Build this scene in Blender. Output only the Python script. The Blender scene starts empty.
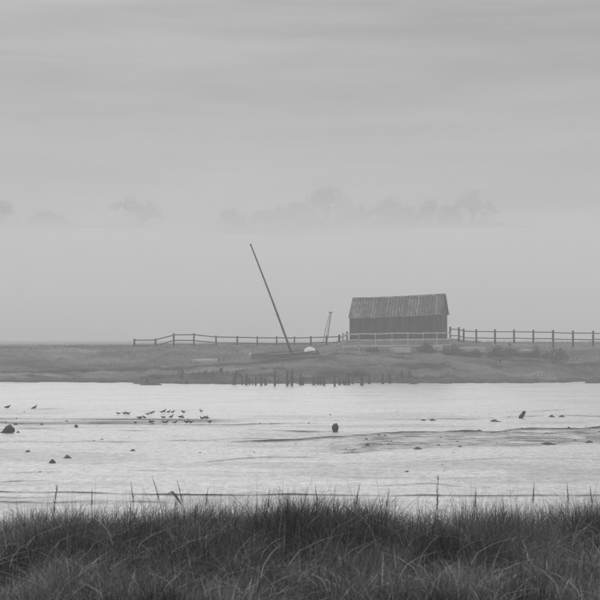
import bpy, math, random
import numpy as np
from mathutils import Vector, Matrix

R = math.radians
random.seed(11)
rng = np.random.default_rng(7)
sc = bpy.context.scene
col = sc.collection

# ------------------------------------------------------------------ camera
H, F, PX0, PY0 = 4.0, 1320.0, 300.0, 334.0        # eye height, focal length in photo pixels, principal point, horizon
cam_d = bpy.data.cameras.new('camera')
cam = bpy.data.objects.new('camera', cam_d)
col.objects.link(cam)
cam.location = (0, 0, H)
cam.rotation_euler = (R(90), 0, 0)
cam_d.sensor_width = 36
cam_d.lens = 36 * F / 600
cam_d.shift_y = (PY0 - 300) / 600
cam_d.clip_start = 0.1
cam_d.clip_end = 6000
cam_d.dof.use_dof = True
cam_d.dof.focus_distance = 100
cam_d.dof.aperture_fstop = 7.1
sc.camera = cam

# ------------------------------------------------------------------ sky and sun
SUN_EL, SUN_AZ = R(27), R(-8)                     # azimuth from +Y towards +X
world = bpy.data.worlds.new('World')
sc.world = world
world.use_nodes = True
nt = world.node_tree
nt.nodes.clear()
def nd(tree, t, **kw):
    n = tree.nodes.new(t)
    for k, v in kw.items(): setattr(n, k, v)
    return n
out = nd(nt, 'ShaderNodeOutputWorld')
bg = nd(nt, 'ShaderNodeBackground'); bg.inputs['Strength'].default_value = 0.1
sky = nd(nt, 'ShaderNodeTexSky', sky_type='NISHITA')
sky.sun_disc = False
sky.sun_elevation = SUN_EL
sky.sun_rotation = SUN_AZ
sky.dust_density = 6.0
bw = nd(nt, 'ShaderNodeRGBToBW')
nt.links.new(sky.outputs[0], bw.inputs[0])
tc = nd(nt, 'ShaderNodeTexCoord')
sep = nd(nt, 'ShaderNodeSeparateXYZ'); nt.links.new(tc.outputs['Generated'], sep.inputs[0])
# overcast layer: dim towards the horizon, brighter overhead
ramp = nd(nt, 'ShaderNodeMapRange', interpolation_type='SMOOTHSTEP')
ramp.inputs['From Min'].default_value = 0.2; ramp.inputs['From Max'].default_value = 0.95
ramp.inputs['To Min'].default_value = 1.7; ramp.inputs['To Max'].default_value = 15.0
nt.links.new(sep.outputs['Z'], ramp.inputs[0])
mp = nd(nt, 'ShaderNodeMapping'); mp.inputs['Scale'].default_value = (2.2, 2.2, 21)
nt.links.new(tc.outputs['Generated'], mp.inputs[0])
cn = nd(nt, 'ShaderNodeTexNoise'); cn.inputs['Scale'].default_value = 2.0; cn.inputs['Detail'].default_value = 6
cn.inputs['Roughness'].default_value = 0.58; cn.inputs['Distortion'].default_value = 0.25
nt.links.new(mp.outputs[0], cn.inputs['Vector'])
cr = nd(nt, 'ShaderNodeMapRange'); cr.inputs['From Min'].default_value = 0.3; cr.inputs['From Max'].default_value = 0.7
cr.inputs['To Min'].default_value = 0.1; cr.inputs['To Max'].default_value = 1.9
nt.links.new(cn.outputs[0], cr.inputs[0])
mul = nd(nt, 'ShaderNodeMath', operation='MULTIPLY')
nt.links.new(ramp.outputs[0], mul.inputs[0]); nt.links.new(cr.outputs[0], mul.inputs[1])
mixv = nd(nt, 'ShaderNodeMix', data_type='FLOAT'); mixv.inputs[0].default_value = 0.94
nt.links.new(bw.outputs[0], mixv.inputs[2]); nt.links.new(mul.outputs[0], mixv.inputs[3])
nt.links.new(mixv.outputs[0], bg.inputs['Color'])
nt.links.new(bg.outputs[0], out.inputs['Surface'])

sd = bpy.data.lights.new('sun', 'SUN')
sd.energy = 1.5; sd.angle = R(45)
sun = bpy.data.objects.new('sun', sd)
col.objects.link(sun)
sdir = Vector((math.sin(SUN_AZ) * math.cos(SUN_EL), math.cos(SUN_AZ) * math.cos(SUN_EL), math.sin(SUN_EL)))
sun.rotation_euler = sdir.to_track_quat('Z', 'Y').to_euler()
sun.location = (0, 40, 60)

vs = sc.view_settings
vs.view_transform = 'Standard'; vs.look = 'None'; vs.gamma = 1; vs.use_curve_mapping = False
vs.exposure = -0.27
sc.cycles.max_bounces = 8; sc.cycles.diffuse_bounces = 2; sc.cycles.glossy_bounces = 3
sc.cycles.volume_bounces = 5
sc.cycles.use_denoising = True

HAZE_DENSITY = 0.0029

# ------------------------------------------------------------------ helpers
def tag(o, label=None, cat=None, group=None, kind=None):
    if label: o['label'] = label
    if cat: o['category'] = cat
    if group: o['group'] = group
    if kind: o['kind'] = kind
    return o
def link(o, parent=None):
    col.objects.link(o)
    if parent is not None: o.parent = parent
    return o
def empty(name, loc=(0, 0, 0), rz=0.0):
    o = bpy.data.objects.new(name, None)
    o.empty_display_size = 0.3
    o.location = loc; o.rotation_euler = (0, 0, rz)
    return link(o)
def copy_tree(o, parent=None):
    c = o.copy(); link(c, parent)
    for ch in list(o.children): copy_tree(ch, c)
    return c
def at(px, py, D):
    return Vector(((px - PX0) / F * D, D, H - (py - PY0) / F * D))
def wx(px, D): return (px - PX0) / F * D
def zpx(py, D): return H - (py - PY0) / F * D

class MB:
    def __init__(s): s.v = []; s.f = []; s.sm = []
    def add(s, vs_, fs, smooth=False):
        b = len(s.v)
        s.v += [tuple(q) for q in vs_]
        s.f += [tuple(i + b for i in f) for f in fs]
        s.sm += [smooth] * len(fs)
        return s
    def box(s, c, d):
        x, y, z = c; a, b, e = d[0] / 2, d[1] / 2, d[2] / 2
        return s.add([(x + i * a, y + j * b, z + k * e) for k in (-1, 1) for j in (-1, 1) for i in (-1, 1)],
                     [(0, 2, 3, 1), (4, 5, 7, 6), (0, 1, 5, 4), (2, 6, 7, 3), (0, 4, 6, 2), (1, 3, 7, 5)])
    def bar(s, p, q, w, h, tw=None):
        p = Vector(p); q = Vector(q); d = (q - p).normalized()
        up = Vector((0, 0, 1)) if abs(d.z) < .9 else Vector((0, 1, 0))
        a = d.cross(up).normalized(); b = a.cross(d)
        t = tw or 1.0
        vs_ = [p + a * i * w / 2 + b * j * h / 2 for j in (-1, 1) for i in (-1, 1)] + \
              [q + a * i * w * t / 2 + b * j * h * t / 2 for j in (-1, 1) for i in (-1, 1)]
        return s.add(vs_, [(0, 1, 3, 2), (4, 6, 7, 5), (0, 4, 5, 1), (2, 3, 7, 6), (0, 2, 6, 4), (1, 5, 7, 3)])
    def tube(s, pts, rad, n=8, cap=True, squash=1.0):
        pts = [Vector(p) for p in pts]
        vs_ = []
        for i, p in enumerate(pts):
            d = (pts[min(i + 1, len(pts) - 1)] - pts[max(i - 1, 0)]).normalized()
            ref = Vector((0, 1, 0)) if abs(d.y) < .9 else Vector((1, 0, 0))
            a = d.cross(ref).normalized(); b = d.cross(a)
            r = rad[i] if hasattr(rad, '__len__') else rad
            for k in range(n):
                t = 2 * math.pi * k / n
                vs_.append(p + a * math.cos(t) * r + b * math.sin(t) * r * squash)
        fs = [(i * n + k, i * n + (k + 1) % n, (i + 1) * n + (k + 1) % n, (i + 1) * n + k)
              for i in range(len(pts) - 1) for k in range(n)]
        if cap:
            fs.append(tuple(reversed(range(n)))); fs.append(tuple(range((len(pts) - 1) * n, len(pts) * n)))
        return s.add(vs_, fs, True)
    def mesh(s, name):
        m = bpy.data.meshes.new(name)
        m.from_pydata(s.v, [], s.f)
        m.polygons.foreach_set('use_smooth', s.sm)
        m.update()
        return m
    def build(s, name, mat, parent=None):
        m = s.mesh(name); m.materials.append(mat)
        return link(bpy.data.objects.new(name, m), parent)

def np_mesh(name, V, loops, totals, mat, attrs=None, smooth=False):
    m = bpy.data.meshes.new(name)
    m.vertices.add(len(V)); m.vertices.foreach_set('co', np.ascontiguousarray(V, dtype=np.float32).ravel())
    m.loops.add(len(loops)); m.loops.foreach_set('vertex_index', np.asarray(loops, dtype=np.int32))
    starts = np.concatenate([[0], np.cumsum(totals)[:-1]]).astype(np.int32)
    m.polygons.add(len(totals)); m.polygons.foreach_set('loop_start', starts)
    m.polygons.foreach_set('loop_total', np.asarray(totals, dtype=np.int32))
    if smooth: m.polygons.foreach_set('use_smooth', np.ones(len(totals), dtype=bool))
    for k, a in (attrs or {}).items():
        at_ = m.attributes.new(k, 'FLOAT', 'POINT'); at_.data.foreach_set('value', np.asarray(a, dtype=np.float32))
    m.update(calc_edges=True)
    m.materials.append(mat)
    return m
def grid_mesh(name, X, Y, Z, mat, attrs=None):
    n, k = X.shape
    V = np.stack([X.ravel(), Y.ravel(), Z.ravel()], 1)
    i = np.arange(n * k).reshape(n, k)
    q = np.stack([i[:-1, :-1], i[:-1, 1:], i[1:, 1:], i[1:, :-1]], -1).reshape(-1, 4)
    return np_mesh(name, V, q.ravel(), np.full(len(q), 4), mat, {a: b.ravel() for a, b in (attrs or {}).items()}, True)

_perm = rng.random((256, 256))
def vnoise(x, y):
    xi = np.floor(x).astype(int); yi = np.floor(y).astype(int)
    u = x - xi; v = y - yi
    u = u * u * (3 - 2 * u); v = v * v * (3 - 2 * v)
    g = lambda a, b: _perm[a & 255, b & 255]
    return (g(xi, yi) * (1 - u) + g(xi + 1, yi) * u) * (1 - v) + (g(xi, yi + 1) * (1 - u) + g(xi + 1, yi + 1) * u) * v
def fbm(x, y, o=4):
    x = np.asarray(x, float); y = np.asarray(y, float)
    t = 0; a = 0.5
    for i in range(o):
        t = t + a * (vnoise(x + 17.3 * i, y + 9.1 * i) - .5); x = x * 2.03; y = y * 2.03; a *= .5
    return t                                        # about -0.45 .. 0.45
def sstep(a, b, x):
    t = np.clip((x - a) / (b - a), 0, 1); return t * t * (3 - 2 * t)

# ------------------------------------------------------------------ materials (all greys: the place is seen in black and white)
def grey(name, val, rough=0.8, var=0.35, scale=3.0, stretch=(1, 1, 1), bump=0.0, spec=0.3, objvar=0.0, attr=None, detail=5, world_=False):
    m = bpy.data.materials.new(name); m.use_nodes = True
    t = m.node_tree; b = t.nodes['Principled BSDF']
    b.inputs['Roughness'].default_value = rough
    b.inputs['Specular IOR Level'].default_value = spec
    c = nd(t, 'ShaderNodeTexCoord'); mpg = nd(t, 'ShaderNodeMapping'); mpg.inputs['Scale'].default_value = stretch
    if world_: t.links.new(nd(t, 'ShaderNodeNewGeometry').outputs['Position'], mpg.inputs[0])
    else: t.links.new(c.outputs['Object'], mpg.inputs[0])
    n = nd(t, 'ShaderNodeTexNoise'); n.inputs['Scale'].default_value = scale; n.inputs['Detail'].default_value = detail
    n.inputs['Roughness'].default_value = 0.6
    t.links.new(mpg.outputs[0], n.inputs['Vector'])
    r = nd(t, 'ShaderNodeMapRange'); r.inputs['From Min'].default_value = .28; r.inputs['From Max'].default_value = .72
    r.inputs['To Min'].default_value = val * (1 - var); r.inputs['To Max'].default_value = val * (1 + var)
    t.links.new(n.outputs[0], r.inputs[0])
    last = r.outputs[0]
    if objvar:
        oi = nd(t, 'ShaderNodeObjectInfo'); rr = nd(t, 'ShaderNodeMapRange')
        rr.inputs['To Min'].default_value = 1 - objvar; rr.inputs['To Max'].default_value = 1 + objvar
        t.links.new(oi.outputs['Random'], rr.inputs[0])
        mm = nd(t, 'ShaderNodeMath', operation='MULTIPLY'); t.links.new(last, mm.inputs[0]); t.links.new(rr.outputs[0], mm.inputs[1])
        last = mm.outputs[0]
    if attr:
        a = nd(t, 'ShaderNodeAttribute', attribute_name=attr)
        mm = nd(t, 'ShaderNodeMath', operation='MULTIPLY'); t.links.new(last, mm.inputs[0]); t.links.new(a.outputs['Fac'], mm.inputs[1])
        last = mm.outputs[0]
    t.links.new(last, b.inputs['Base Color'])
    if bump:
        bp = nd(t, 'ShaderNodeBump'); bp.inputs['Strength'].default_value = bump; bp.inputs['Distance'].default_value = 0.03
        t.links.new(n.outputs[0], bp.inputs['Height']); t.links.new(bp.outputs[0], b.inputs['Normal'])
    return m

M = dict(
    tar=grey('tarred_boards', .044, .75, .75, 2.5, (1, 1, .2), .6, objvar=.4, world_=True),
    tile=grey('clay_pantiles', .19, .8, .8, 1.9, (1, .6, .8), .5, objvar=.42, world_=True),
    post=grey('weathered_post', .07, .85, .4, 6, (1, 1, .3), .6, objvar=.2),
    rail=grey('weathered_rail', .10, .85, .3, 6, (.2, 1, 1), .4, objvar=.2),
    white_rail=grey('flaking_white_paint', .6, .6, .25, 5, (.3, 1, 1), .3, objvar=.12),
    stump=grey('wet_black_timber', .022, .45, .5, 7, (1, 1, .25), .8, spec=.5, objvar=.3),
    mast=grey('old_spar', .045, .6, .4, 5, (1, 1, .2), .3),
    hull=grey('grey_hull_paint', .27, .6, .3, 3, (.4, 1, 1), .2),
    gunwale=grey('dark_gunwale', .07, .7, .3, 5),
    white=grey('white_boat_paint', .75, .5, .15, 4, bump=.1),
    pale=grey('pale_boat_paint', .3, .55, .25, 4, bump=.1, objvar=.2),
    plank=grey('bleached_plank', .36, .8, .25, 5, (.2, 1, 1), .3),
    bird=grey('dark_plumage', .05, .7, .4, 20, objvar=.4),
    bird_leg=grey('bird_leg', .08, .6),
    stone=grey('wet_stone', .045, .5, .5, 9, bump=.8, spec=.5, objvar=.25),
    grass=grey('bank_grass_blades', .125, .65, .35, .9, spec=.25, attr='tone'),
    fgrass=grey('far_grass_blades', .15, .75, .35, .25, spec=.15, attr='tone'),
    stalk=grey('dry_stalk', .11, .7, .3, 9, objvar=.25),
    soil=grey('bank_soil', .03, .9, .4, 3, bump=.6),
    turf=grey('far_turf', .15, .9, .45, .5, (.35, 1, 1), .6, attr='tone'),
    hill=grey('hill_pasture', .14, .9, .3, .02, spec=.1),
    leaf=grey('shrub_leaves', .10, .7, .4, 3, spec=.2, attr='tone'),
    tleaf=grey('tree_twigs', .05, .8, .4, .3, spec=.1),
    bark=grey('bark', .06, .9, .4, 2, bump=.5),
)

# mud: wet silt with a film of water, drier and darker where the relief and the 'dark' stains say so
def mud_material():
    m = bpy.data.materials.new('wet_mud'); m.use_nodes = True
    t = m.node_tree; b = t.nodes['Principled BSDF']
    c = nd(t, 'ShaderNodeTexCoord')
    def noise(scale, st, det=5, rough=.6):
        mp_ = nd(t, 'ShaderNodeMapping'); mp_.inputs['Scale'].default_value = st
        t.links.new(c.outputs['Object'], mp_.inputs[0])
        n = nd(t, 'ShaderNodeTexNoise'); n.inputs['Scale'].default_value = scale; n.inputs['Detail'].default_value = det
        n.inputs['Roughness'].default_value = rough
        t.links.new(mp_.outputs[0], n.inputs['Vector']); return n.outputs[0]
    def rng_(v, a, b_, c_, d):
        r = nd(t, 'ShaderNodeMapRange'); r.inputs['From Min'].default_value = a; r.inputs['From Max'].default_value = b_
        r.inputs['To Min'].default_value = c_; r.inputs['To Max'].default_value = d
        t.links.new(v, r.inputs[0]); return r.outputs[0]
    def mth(op, a, b_):
        n = nd(t, 'ShaderNodeMath', operation=op)
        for i, q in enumerate((a, b_)):
            if isinstance(q, (int, float)): n.inputs[i].default_value = q
            else: t.links.new(q, n.inputs[i])
        return n.outputs[0]
    dark = nd(t, 'ShaderNodeAttribute', attribute_name='dark').outputs['Fac']
    wet = nd(t, 'ShaderNodeAttribute', attribute_name='wet').outputs['Fac']
    streak = noise(1.2, (.12, 1, 1)); fine = noise(5, (.9, .55, 1), 5, .7); speck = noise(11, (1, .35, 1), 3)
    base = mth('MULTIPLY', rng_(streak, .3, .7, .38, .6), rng_(fine, .3, .7, .64, 1.3))
    sp = mth('MULTIPLY', rng_(speck, .58, .7, 1.0, .35), rng_(noise(3.1, (.7, .5, 1), 6, .75), .5, .72, 1.0, .45))
    base = mth('MULTIPLY', base, sp)
    base = mth('MULTIPLY', base, rng_(dark, 0, .8, 1.0, .12))
    t.links.new(base, b.inputs['Base Color'])
    ro = mth('ADD', rng_(wet, 0, 1, .5, .3), rng_(streak, .3, .7, -.06, .08))
    ro = mth('ADD', ro, mth('MULTIPLY', dark, .35))
    t.links.new(ro, b.inputs['Roughness'])
    t.links.new(rng_(dark, 0, .8, .6, .1), b.inputs['Specular IOR Level'])
    bp = nd(t, 'ShaderNodeBump'); bp.inputs['Distance'].default_value = .035
    hgt = mth('ADD', mth('MULTIPLY', fine, .9), streak)
    t.links.new(rng_(wet, 0, 1, 1.0, .45), bp.inputs['Strength'])
    t.links.new(hgt, bp.inputs['Height']); t.links.new(bp.outputs[0], b.inputs['Normal'])
    return m
M['mud'] = mud_material()

# ------------------------------------------------------------------ terrain
def shore(x):                                       # distance of the far waterline
    px = PX0 + F * x / 110.0
    return np.interp(px, [-200, 0, 130, 160, 230, 420, 600, 800], [113, 113, 112.5, 108.5, 108, 109.5, 113, 114]) + 3.0 * fbm(x * .3, x * 0 + 3.3, 4)
def bank_z(x, y):
    x = np.asarray(x, float); y = np.asarray(y, float)
    px = PX0 + F * x / np.maximum(y, 100)
    t = y - shore(x)
    zc = np.interp(px, [-300, 60, 125, 170, 330, 352, 400, 452, 480, 620, 900], [2.55, 2.6, 2.7, 2.8, 2.85, 3.3, 3.4, 3.35, 3.05, 3.0, 2.6])
    zl = np.interp(px, [-300, 0, 140, 260, 345, 420, 620, 900], [.7, .75, 1.08, 1.75, 2.5, 1.9, 1.7, 1.6])
    tl = np.interp(px, [0, 260, 345, 420], [3.0, 6.0, 7.5, 5.0])
    step = np.interp(px, [0, 300, 360, 420], [.28, .3, .12, .05])
    z = np.where(t < 1, .055 * np.clip(t, -14, 0) + .25 * np.clip(t, 0, 1), .25 + (zl - step - .25) * np.clip((t - 1) / (tl - 1), 0, 1))
    z = z + step * sstep(0, .5, t - tl)
    z = z + (zc - zl) * sstep(0, 8, t - tl - .5)
    fall = sstep(26, 50, t)
    z = z * (1 - fall) + fall * np.minimum(zc, 2.6)
    z = z - sstep(190, 225, t + 30 * fbm(x * .03, y * .01, 3)) * 3.6
    z = z + 1.0 * fbm(x * .42 + 5, y * .9, 4) * sstep(-6, -1, t) * sstep(4, 1, t)
    k = sstep(-1, 3, t)
    z = z + k * (.42 * fbm(x * .45, y * .8, 4) + .26 * fbm(x * 1.7, y * 2.1, 3)) * (1 - .5 * fall)
    return z
def near_z(x, y):
    z = np.interp(y, [-20, 0, 6, 9, 13, 15, 21, 26], [2.2, 2.2, 2.1, 1.95, 1.84, 1.6, -.05, -.4])
    z = z + .10 * fbm(x * .8 + 4, y * .8, 3) - .05 * sstep(-1.5, -3.2, x)
    return z

# base ground reaching the horizon
g = MB().add([(-1480, -280, -.8), (1480, -280, -.8), (1480, 1680, -.8), (-1480, 1680, -.8)], [(0, 1, 2, 3)]).build('ground', M['soil'])
tag(g, kind='structure')

# far bank and saltmarsh
rows = np.concatenate([np.arange(103, 135, .22), 135 + np.cumsum(np.linspace(.4, 24, 110))])
rows = rows[rows < 380]
u = np.linspace(-1, 1, 520)
Y = np.repeat(rows[:, None], len(u), 1)
X = u[None, :] * (rows[:, None] * .34 + 6)
Z = bank_z(X, Y)
tl_ = Y - shore(X)
tone = .95 + 1.2 * fbm(X * .12, Y * .55, 4) + .7 * fbm(X * .6, Y * 2.2, 3)
PXb = PX0 + F * X / np.maximum(Y, 100)
lip = np.interp(PXb, [0, 260, 345, 420], [3.0, 6.0, 7.5, 5.0])
ls = sstep(470, 330, PXb)
tone *= 1 - .88 * ls * np.exp(-((tl_ - lip - .1 - .5 * fbm(X * .4, Y * 0, 2)) / .28) ** 2)      # bare, darker line along the lip of the scarp
tone *= 1 - .72 * np.clip(sstep(.02, .18, fbm(X * .35 + 8, Y * 1.3, 4)), 0, 1) * sstep(9, 4, tl_) # patches of dark sea-blite on the foreshore
tone *= 1 + .6 * sstep(.5, -.1, PXb / 600) * sstep(1.5, 3, tl_) * sstep(lip, lip - 1, tl_)
tone *= 1 - .35 * sstep(1.6, .2, tl_ + 1.2 * fbm(X * .9, Y, 2))   # weed and wet silt along the waterline
tone = np.clip(tone, .15, 2.2)
mb_ = grid_mesh('far_bank', X, Y, Z, M['turf'], {'tone': tone})
tag(link(bpy.data.objects.new('far_bank', mb_)), kind='structure')

# open water beyond the marsh
M['water'] = grey('estuary_water', .25, .3, .1, .1, bump=.1, spec=.5)
tag(MB().add([(-1400, 255, -.5), (1400, 255, -.5), (1400, 800, -.5), (-1400, 800, -.5)], [(0, 1, 2, 3)]).build('water', M['water']), kind='structure')

# mudflat
py = np.concatenate([np.arange(378, 430, .28), np.arange(430, 600, .45)])
rows = H * F / (py - PY0)
rows = np.concatenate([np.arange(17.0, rows[-1], .4), rows[::-1]])
u = np.linspace(-1, 1, 640)
Y = np.repeat(rows[:, None], len(u), 1)
X = u[None, :] * (rows[:, None] * .32 + 3)
PX = PX0 + F * X / Y; PY = PY0 + F * H / Y
dark = np.zeros_like(X); wet = np.clip(.45 + 1.3 * fbm(X * .05, Y * .16 + 5, 3), 0, 1)
wet = np.maximum(wet, sstep(412, 402, PY))
hz = (.03 * fbm(X * .12, Y * .7, 4) + .03 * fbm(X * .8, Y * 2.2, 4)) * (1 - .8 * sstep(412, 400, PY))
def streak(pts, th, s, up=0.0, rough=.55, seed=0, feather=40):
    """a long ridge or stain in the mud following a line, thickness falling off to both ends"""
    global dark, hz, wet
    xs = [p[0] for p in pts]; ys = [p[1] for p in pts]
    yc = np.interp(PX, xs, ys) + 3.2 * th * fbm(X * .6 + seed, X * .1 + seed, 5)
    e = sstep(xs[0] - feather, xs[0] + feather, PX) * sstep(xs[-1] + feather, xs[-1] - feather, PX)
    br = np.clip(.65 + rough * 4.2 * fbm(X * .9 + seed * 3, Y * 1.4, 5), 0, 1.25)
    w = np.exp(-((PY - yc) / th) ** 2) * e * br
    dark = np.maximum(dark, np.clip(w * s * 1.35, 0, 1)); hz = hz + 1.4 * up * w
    wet = wet * (1 - .8 * np.clip(w, 0, 1))
def band(top, bot, x0, x1, s, up=0.0, seed=0, sc_=(.6, 2.2)):
    global dark, hz, wet
    xs = [p[0] for p in top]; yt = np.interp(PX, xs, [p[1] for p in top])
    xs = [p[0] for p in bot]; yb = np.interp(PX, xs, [p[1] for p in bot])
    w = sstep(-1.5, 2.5, PY - yt + 3 * fbm(X * .4, Y + seed, 2)) * sstep(-1.5, 3, yb - PY + 5 * fbm(X * .5, Y + seed, 3))
    w = w * sstep(x0 - 50, x0 + 50, PX) * sstep(x1 + 50, x1 - 50, PX)
    tx = np.clip(.5 + 2.4 * fbm(X * sc_[0] + seed, Y * sc_[1], 5), 0, 1.2)
    dark = np.maximum(dark, np.clip(w * s * 1.3 * tx, 0, 1)); hz = hz + up * w * (.4 + tx)
    wet = wet * (1 - .75 * w)
streak([(240, 441.5), (270, 441), (300, 440), (345, 437), (385, 433.8), (450, 432.5), (495, 433), (528, 430), (600, 429), (760, 427)], 1.2, .95, .06, .4, 1)
streak([(-200, 443), (0, 442), (150, 441), (300, 437.5)], .8, .35, .02, .9, 2)
streak([(255, 430), (300, 431), (335, 432)], .9, .7, .02, .4, 3, 20)
streak([(300, 456), (360, 452), (415, 448), (500, 447), (560, 444), (620, 442), (760, 441)], 1.0, .5, .03, .9, 4)
band([(300, 440), (385, 434), (600, 430), (760, 428)], [(300, 455), (415, 450), (600, 444), (760, 442)], 330, 760, .5, .025, 5, (1.6, 3.2))
band([(-200, 416), (230, 419)], [(-200, 427), (60, 426), (230, 424)], -250, 225, .62, .015, 6, (.25, 1.6))
streak([(-150, 423.5), (60, 424), (230, 425), (300, 424)], .7, .45, .02, .5, 7)
streak([(-150, 431), (60, 429), (110, 427)], 1.2, .3, .01, .9, 8)
streak([(-100, 492), (60, 492.5), (110, 494), (150, 494.5), (300, 495.5), (600, 496.5), (760, 497)], .8, .8, .03, .3, 9)
streak([(-100, 502), (50, 503), (110, 501), (170, 503)], 1.2, .5, .02, .6, 10)
streak([(-100, 497), (20, 498), (60, 497)], .8, .5, .02, .6, 11)
streak([(180, 464), (240, 459), (300, 455)], .6, .3, .01, .9, 12)
streak([(480, 470), (510, 466.5), (540, 470)], 2.0, .25, .01, .9, 13, 20)
streak([(380, 486), (430, 484), (470, 487)], .8, .3, .01, .9, 14)
streak([(350, 419.5), (400, 419.5), (470, 419), (560, 415), (640, 417)], .45, .35, 0, .9, 15)
streak([(500, 412), (540, 411), (570, 409)], .5, .3, 0, .6, 16, 15)
streak([(0, 474), (120, 470), (260, 473)], .6, .22, .01, .9, 17)
streak([(420, 462), (520, 458), (640, 460)], .6, .2, .01, .9, 18)
streak([(330, 477), (460, 479), (560, 474), (700, 478)], .8, .22, .01, .9, 19)
for i in range(26):                                 # short weed and drain marks scattered over the flat
    a = random.uniform(-60, 640); b = random.uniform(404, 500); l = random.uniform(8, 60)
    streak([(a, b), (a + l, b + random.uniform(-1.5, 1.5))], random.uniform(.35, .7), random.uniform(.15, .4), .01, .9, 30 + i, 10)
# small lumps of mud and weed, thickest on the bars and along the ridges
_i = rng.random(X.shape) < (.0005 + .035 * np.clip(dark - .12, 0, .5) * sstep(32, 42, Y)) * sstep(398, 412, PY) * sstep(34, 40, Y)
lx, ly, lz = X[_i] + rng.normal(size=_i.sum()) * .05, Y[_i], hz[_i]
dark = np.maximum(dark, np.clip(1.5 * fbm(X * .16 + 40, Y * .42, 5) - .12, 0, .16) * sstep(404, 416, PY))
hz = hz - .06 * sstep(384, 380, PY) - .25 * sstep(24, 18, Y)
mm_ = grid_mesh('mudflat', X, Y, hz, M['mud'], {'dark': dark, 'wet': wet})
tag(link(bpy.data.objects.new('mudflat', mm_)), kind='structure')

_n = len(lx); _r = rng.uniform(.012, .042, _n) * rng.uniform(.6, 1.5, _n); _k = 7
_a = np.linspace(0, 2 * np.pi, _k, endpoint=False)[None, :] + rng.uniform(0, 1, (_n, 1))
_rr = _r[:, None] * rng.uniform(.6, 1.4, (_n, _k))
ring = np.stack([lx[:, None] + np.cos(_a) * _rr * 1.5, ly[:, None] + np.sin(_a) * _rr, np.repeat((lz - .01)[:, None], _k, 1)], -1)
top_ = np.stack([lx[:, None] + np.cos(_a) * _rr * .6 + _r[:, None] * .2, ly[:, None] + np.sin(_a) * _rr * .5, lz[:, None] + _r[:, None] * rng.uniform(.35, .9, (_n, _k))], -1)
V = np.concatenate([ring, top_], 1).reshape(-1, 3)
_b = (np.arange(_n) * 2 * _k)[:, None]
q = np.concatenate([_b + np.array([[j, (j + 1) % _k, _k + (j + 1) % _k, _k + j]]) for j in range(_k)] + [_b + np.arange(_k, 2 * _k)[None, :]], 1)
o = link(bpy.data.objects.new('mud_lumps', np_mesh('mud_lumps', V, q.ravel(), np.tile(np.array([4] * _k + [_k]), _n), M['stone'])))
tag(o, 'small dark lumps of mud and weed strewn over the flat', 'mud lumps', kind='stuff')

# ragged hummocks of mud and weed breaking the far waterline
_n = 420; _px = np.concatenate([rng.uniform(-40, 640, 200), rng.normal(180, 40, 120), rng.normal(470, 70, 100)]); _k = 9
lx = (_px - PX0) / F * 108; ly = shore(lx) - np.abs(rng.normal(0, 1.8, _n)) + .5
_r = rng.uniform(.08, .34, _n); _a = np.linspace(0, 2 * np.pi, _k, endpoint=False)[None, :] + rng.uniform(0, 1, (_n, 1))
_rr = _r[:, None] * rng.uniform(.6, 1.5, (_n, _k))
ring = np.stack([lx[:, None] + np.cos(_a) * _rr * 2.4, ly[:, None] + np.sin(_a) * _rr, np.full((_n, _k), -.06)], -1)
top_ = np.stack([lx[:, None] + np.cos(_a) * _rr * 1.2, ly[:, None] + np.sin(_a) * _rr * .5, _r[:, None] * rng.uniform(.35, .95, (_n, _k))], -1)
V = np.concatenate([ring, top_], 1).reshape(-1, 3)
_b = (np.arange(_n) * 2 * _k)[:, None]
q = np.concatenate([_b + np.array([[j, (j + 1) % _k, _k + (j + 1) % _k, _k + j]]) for j in range(_k)] + [_b + np.arange(_k, 2 * _k)[None, :]], 1)
M['hummock'] = grey('shore_mud', .07, .8, .5, 4, bump=.8)
o = link(bpy.data.objects.new('shore_hummocks', np_mesh('shore_hummocks', V, q.ravel(), np.tile(np.array([4] * _k + [_k]), _n), M['hummock'])))
tag(o, 'low dark hummocks of mud along the far waterline', 'mud', kind='stuff')

# near bank under the grass
ys_ = np.linspace(-12, 26, 120); xs_ = np.linspace(-14, 14, 120)
X, Y = np.meshgrid(xs_, ys_)
nb = grid_mesh('near_bank', X, Y, near_z(X, Y), M['soil'])
tag(link(bpy.data.objects.new('near_bank', nb)), kind='structure')

# hill far off behind the mist
ys_ = np.concatenate([np.linspace(564, 650, 40), np.linspace(660, 1000, 24)]); xs_ = np.linspace(-620, 620, 160)
X, Y = np.meshgrid(xs_, ys_)
def hill_z(x, y):
    return -2 + (58 + 16 * fbm(x * .025, y * 0 + 1.5, 2)) * sstep(562, 640, y) * (1 - .5 * sstep(720, 1000, y)) + 3 * fbm(x * .02, y * .02, 3)
tag(link(bpy.data.objects.new('hill', grid_mesh('hill', X, Y, hill_z(X, Y), M['hill']))), kind='structure')

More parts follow.
